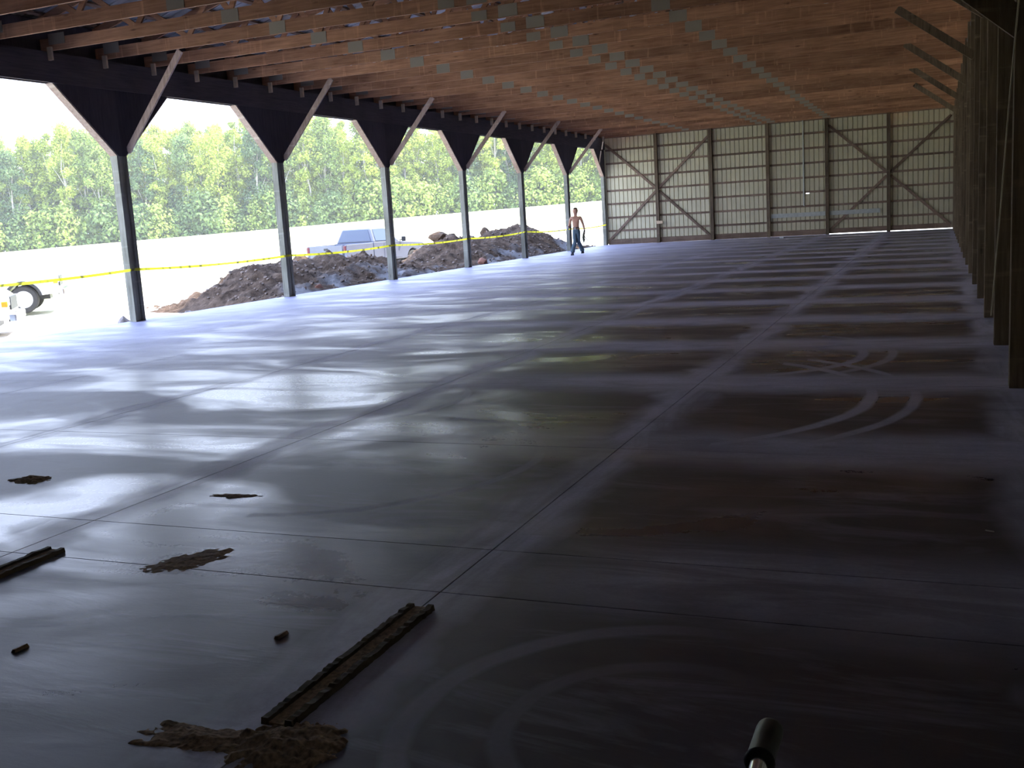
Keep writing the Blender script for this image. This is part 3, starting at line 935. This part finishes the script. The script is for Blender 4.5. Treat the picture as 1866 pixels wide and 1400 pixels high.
def person():
    R = empty('person', (1.66, 21.25, 0), math.radians(10), label='shirtless man in long dark jeans walking on the slab near the far corner', cat='person')
    R.scale = (.975,) * 3
    wl, wr_ = (-.265, -.14, 1.06), (.325, -.06, .90)
    ch = [
        [('pel', (0, .01, .95), (.15, .11)), ('wst', (0, .0, 1.09), (.148, .10)), ('rib', (0, -.01, 1.24), (.175, .12)), ('chs', (0, 0, 1.38), (.185, .12)), ('nkb', (0, .01, 1.465), (.075, .075)), ('nek', (0, 0, 1.515), (.062, .066)), ('jaw', (0, -.02, 1.585), (.090, .098)), ('hed', (0, -.005, 1.655), (.118, .128)), ('crn', (0, .005, 1.735), (.105, .115))],
        [('chs', 0, 0), ('shl', (-.165, .01, 1.42), (0.073, 0.070)), (None, (-.215, .03, 1.30), (0.060, 0.057)), (None, (-.25, .05, 1.17), (0.050, 0.048)), (None, (-.262, -.04, 1.11), (0.048, 0.045)), ('wl', wl, (.034, .028)), (None, (-.268, -.20, 1.045), (.036, .018))],
        [('chs', 0, 0), ('shr', (.165, .01, 1.42), (0.073, 0.070)), (None, (.215, .02, 1.30), (0.060, 0.057)), (None, (.265, .03, 1.15), (0.050, 0.048)), (None, (.30, -.01, 1.02), (0.045, 0.043)), ('wr', wr_, (.034, .030)), (None, (.328, -.08, .845), (.020, .036))],
        [('pel', 0, 0), (None, (-.085, 0, .86), (.085, .085)), (None, (-.04, -.09, .50), (.055, .055)), (None, (-.13, -.14, .28), (.048, .05)), (None, (-.16, -.19, .10), (.035, .04))],
        [('pel', 0, 0), (None, (.085, 0, .86), (.085, .085)), (None, (.05, .03, .50), (.055, .055)), (None, (.13, .17, .30), (.048, .05)), (None, (.18, .28, .13), (.035, .04))],
    ]
    ch += hand((-.268, -.17, 1.052), (-.01, -1, -.12), (0, 0, 1), 1, None)
    ch += hand((.328, -.07, .87), (.01, -.25, -1), (0, -1, .2), 1, None)
    body = skinmesh('body', ch, M['skin'], R)
    skinmesh('jeans', [
        [('pel', (0, .01, .94), (.165, .125)), ('top', (0, .005, 1.05), (.160, .118))],
        [('pel', 0, 0), (None, (-.085, 0, .84), (0.106, 0.106)), (None, (-.045, -.09, .50), (0.079, 0.083)), (None, (-.125, -.14, .28), (0.076, 0.081)), (None, (-.158, -.188, .075), (.085, .095))],
        [('pel', 0, 0), (None, (.085, 0, .84), (0.106, 0.106)), (None, (.05, .03, .50), (0.079, 0.083)), (None, (.125, .17, .30), (0.076, 0.081)), (None, (.175, .27, .10), (.085, .095))]],
        M['jeans'], R)
    MB().tube([(0, .005, 1.005), (0, .005, 1.045)], .125, 20).build('belt', M['belt'], R).scale = (1.02, .84, 1)
    MB().box((-.045, -.115, .95), (-.015, -.10, 1.05)).build('belt_cloth', M['ragw'], R, bevel=.004)
    # head details
    hm = bmesh.new(); bmesh.ops.create_uvsphere(hm, u_segments=18, v_segments=12, radius=1)
    for v in list(hm.verts):
        if v.co.z < -.05 - (.3 if v.co.y > .2 else 0) or (v.co.y < -.55 and v.co.z < .35): hm.verts.remove(v)
    me = bpy.data.meshes.new('hair'); hm.to_mesh(me); hm.free(); me.materials.append(M['hair'])
    h = link('hair', me, R, (0, .008, 1.705)); h.scale = (.088, .104, .088)
    for q in me.polygons: q.use_smooth = True
    for s in (-1, 1):
        m = MB(); ico(m, (s * .028, -.085, 1.672), (.012, .008, .007), random.Random(1)); m.build('eye', M['eye'], R)
        m = MB(); ico(m, (s * .076, .005, 1.655), (.010, .018, .028), random.Random(2)); m.build('ear', M['skin'], R)
    MB().add([(-.012, -.086, 1.68), (.012, -.086, 1.68), (.018, -.084, 1.635), (-.018, -.084, 1.635), (0, -.115, 1.640)], [(0, 1, 4), (1, 2, 4), (2, 3, 4), (3, 0, 4), (0, 3, 2, 1)]).build('nose', M['skin'], R)
    MB().box((-.024, -.092, 1.603), (.024, -.080, 1.614)).build('mouth', M['lip'], R, bevel=.003)
    for (x, y, z, r) in ((-.155, -.20, 0, .0), (.172, .27, .035, .25)):
        m = MB()
        m.add([(x - .045, y + .07, z), (x + .045, y + .07, z), (x + .05, y - .18, z), (x - .05, y - .18, z), (x - .04, y + .06, z + .11), (x + .04, y + .06, z + .11), (x + .04, y - .16, z + .045), (x - .04, y - .16, z + .045), (x - .04, y - .04, z + .10), (x + .04, y - .04, z + .10)],
              [(0, 3, 2, 1), (0, 1, 5, 4), (4, 5, 9, 8), (8, 9, 6, 7), (7, 6, 2, 3), (1, 2, 6, 9, 5), (0, 4, 8, 7, 3)])
        s = m.build('shoe', M['shoe'], R, bevel=.008)
        if r:   # trailing foot: heel lifted, toe on the floor
            s.rotation_euler = (0, 0, 0)
    return R
person()
# things in his hands
ct = math.cos(math.radians(10)); st = math.sin(math.radians(10))
def hp(x, y, z):
    k = .975
    return Vector((1.66 + (x * ct - y * st) * k, 21.25 + (x * st + y * ct) * k, z * k))
m = MB(); rr = random.Random(5)
pts = [hp(.33, -.09, .92), hp(.30, -.10, .78), hp(.27, -.09, .66), hp(.29, -.10, .56), hp(.28, -.09, .44)]
m.tube(pts, [.03, .045, .04, .05, .012], 7)
m.tube([hp(.30, -.09, .72), hp(.36, -.09, .60), hp(.48, -.08, .48)], [.02, .018, .010], 6)
m.tube([hp(.28, -.09, .70), hp(.20, -.09, .62)], [.012, .006], 6)
tag(m.build('strap', M['ragd'], smooth=True), 'dark strap hanging from the walking man\'s hand', 'strap')
m = MB(); bm = bmesh.new(); bmesh.ops.create_icosphere(bm, subdivisions=2, radius=1)
for v in bm.verts:
    k = 1 + .5 * noise.noise(v.co * 2.3); v.co = Vector((v.co.x * .045 * k, v.co.y * .05 * k, v.co.z * .085 * k))
me = bpy.data.meshes.new('cloth'); bm.to_mesh(me); bm.free(); me.materials.append(M['ragw'])
tag(link('cloth', me, None, hp(-.285, -.27, 1.03)), 'small crumpled white cloth held in the walking man\'s raised hand', 'cloth')

# ------------------------------------------------------------------ the wood beyond the field
def foliage(seed, n, h0, h1, rad, leaf, shape, mat, name='foliage'):
    rnd = random.Random(seed); m = MB()
    blobs = []
    for k in range(60):
        u = rnd.random(); z = h0 + (h1 - h0) * u
        r = rad * shape(u) * rnd.uniform(.25, .95); a = rnd.uniform(0, 2 * PI)
        blobs.append((Vector((r * math.cos(a), r * math.sin(a), z)), rnd.uniform(.35, .95) * rad * .42))
    blobs.append((Vector((0, 0, h1 - .3)), rad * .25))
    for k in range(n):
        c, br = blobs[k % len(blobs)]
        d = Vector((rnd.gauss(0, 1), rnd.gauss(0, 1), rnd.gauss(0, 1))).normalized()
        p = c + d * br * (rnd.random() ** .4 + .5 * abs(rnd.gauss(0, .5)))
        if p.z < h0 * .6: continue
        nn = (d + Vector((rnd.gauss(0, .5), rnd.gauss(0, .5), rnd.gauss(0, .5) + .4))).normalized()
        a = nn.orthogonal().normalized(); b = nn.cross(a)
        an = rnd.uniform(0, PI); a, b = a * math.cos(an) + b * math.sin(an), b * math.cos(an) - a * math.sin(an)
        l = leaf * rnd.uniform(.6, 1.3)
        m.add([p - a * l, p - b * l * .6, p + a * l, p + b * l * .6], [(0, 1, 2, 3)])
    me = bpy.data.meshes.new(name); me.from_pydata(m.v, [], m.f); me.materials.append(mat)
    return me, blobs
def trunk(seed, h, blobs):
    rnd = random.Random(seed); m = MB()
    pts = [(rnd.uniform(-.12, .12) * k, rnd.uniform(-.12, .12) * k, h * k / 6 - .3 * (k == 0)) for k in range(7)]
    m.tube(pts, [.17, .15, .13, .11, .085, .06, .03], 6)
    for c, br in blobs[:9]:
        k = min(5, max(1, int(c.z / h * 6 * .75)))
        m.tube([pts[k], tuple((Vector(pts[k]) + c) / 2 + Vector((0, 0, .2))), tuple(c)], [.05, .035, .015], 4)
    return m.mesh('trunk', M['bark'])
tall = lambda u: (.75 + .5 * u) if u < .5 else max(.18, 1.0 - (u - .5) * 1.45)
low = lambda u: 1.0 if u < .45 else max(.2, 1 - (u - .45) * 1.5)
protos = []
for i, (mk, h0, h1, rad) in enumerate([('leaf1', 2.2, 14.6, 2.3), ('leaf2', 1.2, 13.8, 2.5), ('leaf1', 3.0, 15.4, 2.1), ('leaf3', 1.0, 12.6, 2.5), ('leaf2', 2.0, 15.0, 2.4), ('leaf1', 1.6, 13.4, 2.6)]):
    me, bl = foliage(20 + i, 6500, h0, h1, rad, .175, tall, M[mk])
    protos.append((me, trunk(40 + i, h1 - .6, bl), mk))
kind_word = {'leaf1': 'slender light yellow-green', 'leaf2': 'mid-green leafy', 'leaf3': 'shorter dark green'}
def pix(P):
    v = Vector(P) - CP
    return 933 + F_PX * v.dot(CR) / v.dot(CF)
def gap_of(x, y, z):
    px = pix((x, y, z + 4))
    if px < 0: return 'past left picture edge'
    e = [228, 515, 708, 848, 953, 1036, 1102]
    w = ['seen left of nearest post', 'seen between nearest and second posts', 'seen between second and third posts', 'seen between third and fourth posts',
         'seen between fourth and fifth posts', 'seen between fifth and sixth posts', 'seen between sixth and corner posts']
    for a_, b_ in zip(e, w):
        if px < a_: return b_
    return 'past the far wall corner'
def at_wood(s, d):
    nx, ny = -0.555, 0.832
    x = 14 + d * nx + s * 0.832; y = -15 + d * ny + s * 0.555
    return x, y
rnd = random.Random(99)
for row, (d0, sp) in enumerate(((141, 2.3), (144.5, 2.0), (149, 1.9))):
    s = -78
    rw = ('in front row of wood', 'in middle row of wood', 'in back row of wood')[row]
    while s < 54:
        i = rnd.choice([0, 1, 2, 4, 5, 3, 5] if row == 0 else [0, 2, 4, 5, 0, 2])
        fm, tm, mk = protos[i]
        x, y = at_wood(s + rnd.uniform(-.7, .7), d0 + rnd.uniform(-1.2, 1.2))
        z = ground_z(x, y) - .05
        g = gap_of(x, y, z)
        root = empty('tree', (x, y, z), rnd.uniform(0, 6.28), label='%s tree %s, %s' % (kind_word[mk], rw, g), cat='tree', group='%s trees %s, %s' % (kind_word[mk], rw, g))
        k = rnd.uniform(.86, 1.04) * (1.0 if row else .97); root.scale = (k, k, k)
        link('foliage', fm, root); link('trunk', tm, root)
        s += sp * rnd.uniform(.8, 1.2)
bush = []
for i, mk in enumerate(('leaf2', 'leaf3', 'leaf2')):
    me, bl = foliage(70 + i, 1500, .2, 4.2, 2.3, .22, low, M[mk])
    bush.append((me, mk))
for s0, d0, sp in ((-78, 138.6, 2.0), (-77, 143, 2.6)):
    s = s0
    while s < 54:
        fm, mk = rnd.choice(bush)
        x, y = at_wood(s, d0 + rnd.uniform(-.6, .6))
        z = ground_z(x, y) - .2
        o = link('bush', fm, None, (x, y, z), (0, 0, rnd.uniform(0, 6)))
        k = rnd.uniform(.7, 1.25) * (1 if d0 < 140 else 1.3); o.scale = (k, k, k)
        c = 'mid-green' if mk == 'leaf2' else 'dark green'
        rw = 'dense %s bush at foot of wood' % c if d0 < 140 else 'tall %s bush behind first trees' % c
        g = gap_of(x, y, z)
        tag(o, rw + ', ' + g, 'bush', rw.replace('bush', 'bushes') + ', ' + g)
        s += sp * rnd.uniform(.8, 1.25)

# summer haze that hangs over the field in front of the wood
hz = MB().box((-250, -58, GR - 1.5), (-1.4, 248, 42))
hm_ = bpy.data.materials.new('field_haze'); hm_.use_nodes = True
ht = hm_.node_tree
for n in list(ht.nodes): ht.nodes.remove(n)
ho = ht.nodes.new('ShaderNodeOutputMaterial'); hv = ht.nodes.new('ShaderNodeVolumeScatter')
hv.inputs['Color'].default_value = (1, .98, .90, 1); hv.inputs['Density'].default_value = .0009; hv.inputs['Anisotropy'].default_value = .2
ht.links.new(hv.outputs[0], ho.inputs['Volume'])
tag(hz.build('haze', hm_), 'thin bright haze hanging over the field before the wood', 'haze', kind='stuff')

# ------------------------------------------------------------------ small things on the slab
def mound(name, loc, lx, ly, h, seed, mat, lab, cat, rz=0, grp=None):
    m = MB(); n = 84
    for i in range(n + 1):
        for j in range(n + 1):
            u, v = i / n * 2 - 1, j / n * 2 - 1
            r = math.sqrt(u * u + v * v)
            e = 1 - r * (1 + .45 * noise.noise(Vector((math.atan2(v, u) * 1.6, seed, 0))))
            e2 = e + .30 * fbm(u * lx * 26, v * ly * 26, seed, 3) * min(1, r * 1.6)
            z = max(0, e2) ** .8 * h * (1 + .7 * fbm(u * lx * 18, v * ly * 18, seed + 2, 3)) - .0015
            if e2 <= 0: z = -.004
            m.v.append((u * lx, v * ly, max(-.004, z)))
    for i in range(n):
        for j in range(n):
            a = i * (n + 1) + j
            if any(m.v[q][2] > -.003 for q in (a, a + 1, a + n + 2, a + n + 1)):
                m.f.append((a, a + n + 1, a + n + 2, a + 1))
    o = m.build(name, mat, None, smooth=True, loc=loc); o.rotation_euler.z = rz
    # drop unused verts
    bm = bmesh.new(); bm.from_mesh(o.data); bmesh.ops.delete(bm, geom=[v for v in bm.verts if not v.link_faces], context='VERTS'); bm.to_mesh(o.data); bm.free()
    return tag(o, lab, cat, grp)
def rails(name, x, y0, y1, lab, seed):
    R = empty(name, (x, (y0 + y1) / 2, 0), label=lab, cat='board')
    L = (y1 - y0) / 2
    for s in (-1, 1):
        m = MB(); n = 60; rnd = random.Random(seed + s)
        for k in range(n + 1):
            y = -L + 2 * L * k / n; j = .003 * rnd.uniform(-1, 1); hh = .022 + .004 * rnd.uniform(-1, 1)
            for dx, z in ((-.016, 0), (-.012, hh), (.012, hh), (.016, 0)): m.v.append((s * .044 + dx + j, y, z))
        for k in range(n):
            for i in range(3): m.f.append((k * 4 + i, k * 4 + i + 1, k * 4 + i + 5, k * 4 + i + 4))
        m.f += [(0, 1, 2, 3), (n * 4 + 3, n * 4 + 2, n * 4 + 1, n * 4)]
        m.build('side_strip', M['mudwood'], R)
    MB().box((-.028, -L, 0), (.028, L, .010)).build('middle_strip', M['sawdust'], R)
    return R
M['mudwood'] = wood('muddy_strip', (.05, .038, .024), (.15, .115, .07), 1)
rails('channel_strip', 12.20, -12.95, -11.95, 'long brown double strip of muddy wood lying in front, sawdust spilling from its end', 1)
rails('channel_strip', 9.98, -13.2, -11.69, 'brown double strip of muddy wood cut off by the left picture edge', 5)
mound('sawdust_heap', (12.30, -13.05, 0), .19, .15, .034, 4, M['sawdust'], 'flat heap of brown sawdust mud at the near end of the long strip', 'sawdust', .2)
mound('sawdust_heap', (12.02, -13.08, 0), .24, .075, .016, 8, M['sawdust'], 'thin tongue of brown sawdust trailing left from the sawdust heap', 'sawdust', .1)
mound('sawdust_heap', (10.80, -11.66, 0), .13, .22, .010, 5, M['sawdust'], 'smear of brown sawdust on the second joint, centre left', 'sawdust', -.5)
mound('sawdust_heap', (10.27, -10.60, 0), .17, .05, .010, 6, M['sawdust'], 'thin brown dirt smear beyond the first cross joint at left', 'sawdust', .1)
mound('sawdust_heap', (8.53, -10.51, 0), .16, .10, .022, 7, M['sawdust'], 'small brown dirt clump near the left picture edge on the pale slab', 'sawdust', 0)
for i, (x, y, lab) in enumerate(((11.79, -12.33, 'small brown wood chip lying left of the long muddy strip'), (10.84, -12.70, 'tiny dark wood chip low at the left edge of the slab'))):
    o = MB().add([(-.012, -.035, 0), (.010, -.038, 0), (.014, .030, 0), (-.006, .040, 0), (-.008, -.030, .010), (.007, -.030, .012), (.009, .026, .013), (-.004, .032, .009)], [(0, 3, 2, 1), (4, 5, 6, 7), (0, 1, 5, 4), (1, 2, 6, 5), (2, 3, 7, 6), (3, 0, 4, 7)]).build('wood_chip', M['girt'], loc=(x, y, 0))
    tag(o, lab, 'chip')
o = MB().bar((-.018, 0, .004), (.018, -.014, .004), .005, .004, (0, 0, 1)).build('paper_scrap', M['ragw'], loc=(14.34, -10.48, 0))
tag(o, 'thin white scrap on the dark floor at far right', 'scrap')
o = MB().box((-.09, -.09, 0), (.09, .09, .05)).build('paper_scrap', M['ragw'], loc=(8.11, 28.6, 0), bevel=.01)
tag(o, 'small white scrap on the floor before the far wall', 'scrap')

# handle of a machine with black grip, at the bottom edge
gp = CP + CF * .90
def ray(px, py, d):
    v = CF + CR * ((px - 933) / F_PX) - CU * ((py - 700) / F_PX)
    return CP + v * d
a, b = Vector((13.992, -14.585, 1.086)), None
R = empty('machine_handle', ray(1385, 1400, .90), label='chrome handlebar with black rubber grip poking up at the bottom edge', cat='handle')
p_top = ray(1405, 1326, .88); p_mid = ray(1383, 1392, .82); p_low = ray(1372, 1450, .77); p_low2 = ray(1350, 1620, .66)
inv = Matrix.Translation(-R.location)
m = MB().tube([inv @ p_low2, inv @ p_low, inv @ p_mid, inv @ p_top], .0075, 16)
m.build('tube', M['chrome'], R, smooth=True)
d = (p_top - p_mid).normalized()
q = [inv @ (p_mid + d * t) for t in (0, .004, .01, .04, .075, .092)]
q.append(inv @ (p_top + d * .004)); q.append(inv @ (p_top + d * .012))
L = (p_top - p_mid).length
q = [inv @ (p_mid + d * (L * t)) for t in (0, .04, .10, .5, .86, .93, .98, 1.01)]
MB().tube(q, [.0095, .0125, .0112, .0114, .0116, .0110, .0085, .003], 20).build('rubber_grip', M['grip'], R, smooth=True)

# rope hanging along the near right-hand posts
m = MB()
p0, p1, p2 = Vector((W - .03, -8.6, 3.5)), Vector((W - .03, -6.75, 2.2)), Vector((W - .03, -4.35, .3))
m.tube([p0, (p0 + p1) / 2 + Vector((0, 0, -.02)), p1, (p1 + p2) / 2 + Vector((0, 0, -.03)), p2], .006, 6)
tag(m.build('rope', M['rope'], smooth=True), 'thin light rope slung down along the dark right-hand posts', 'rope')
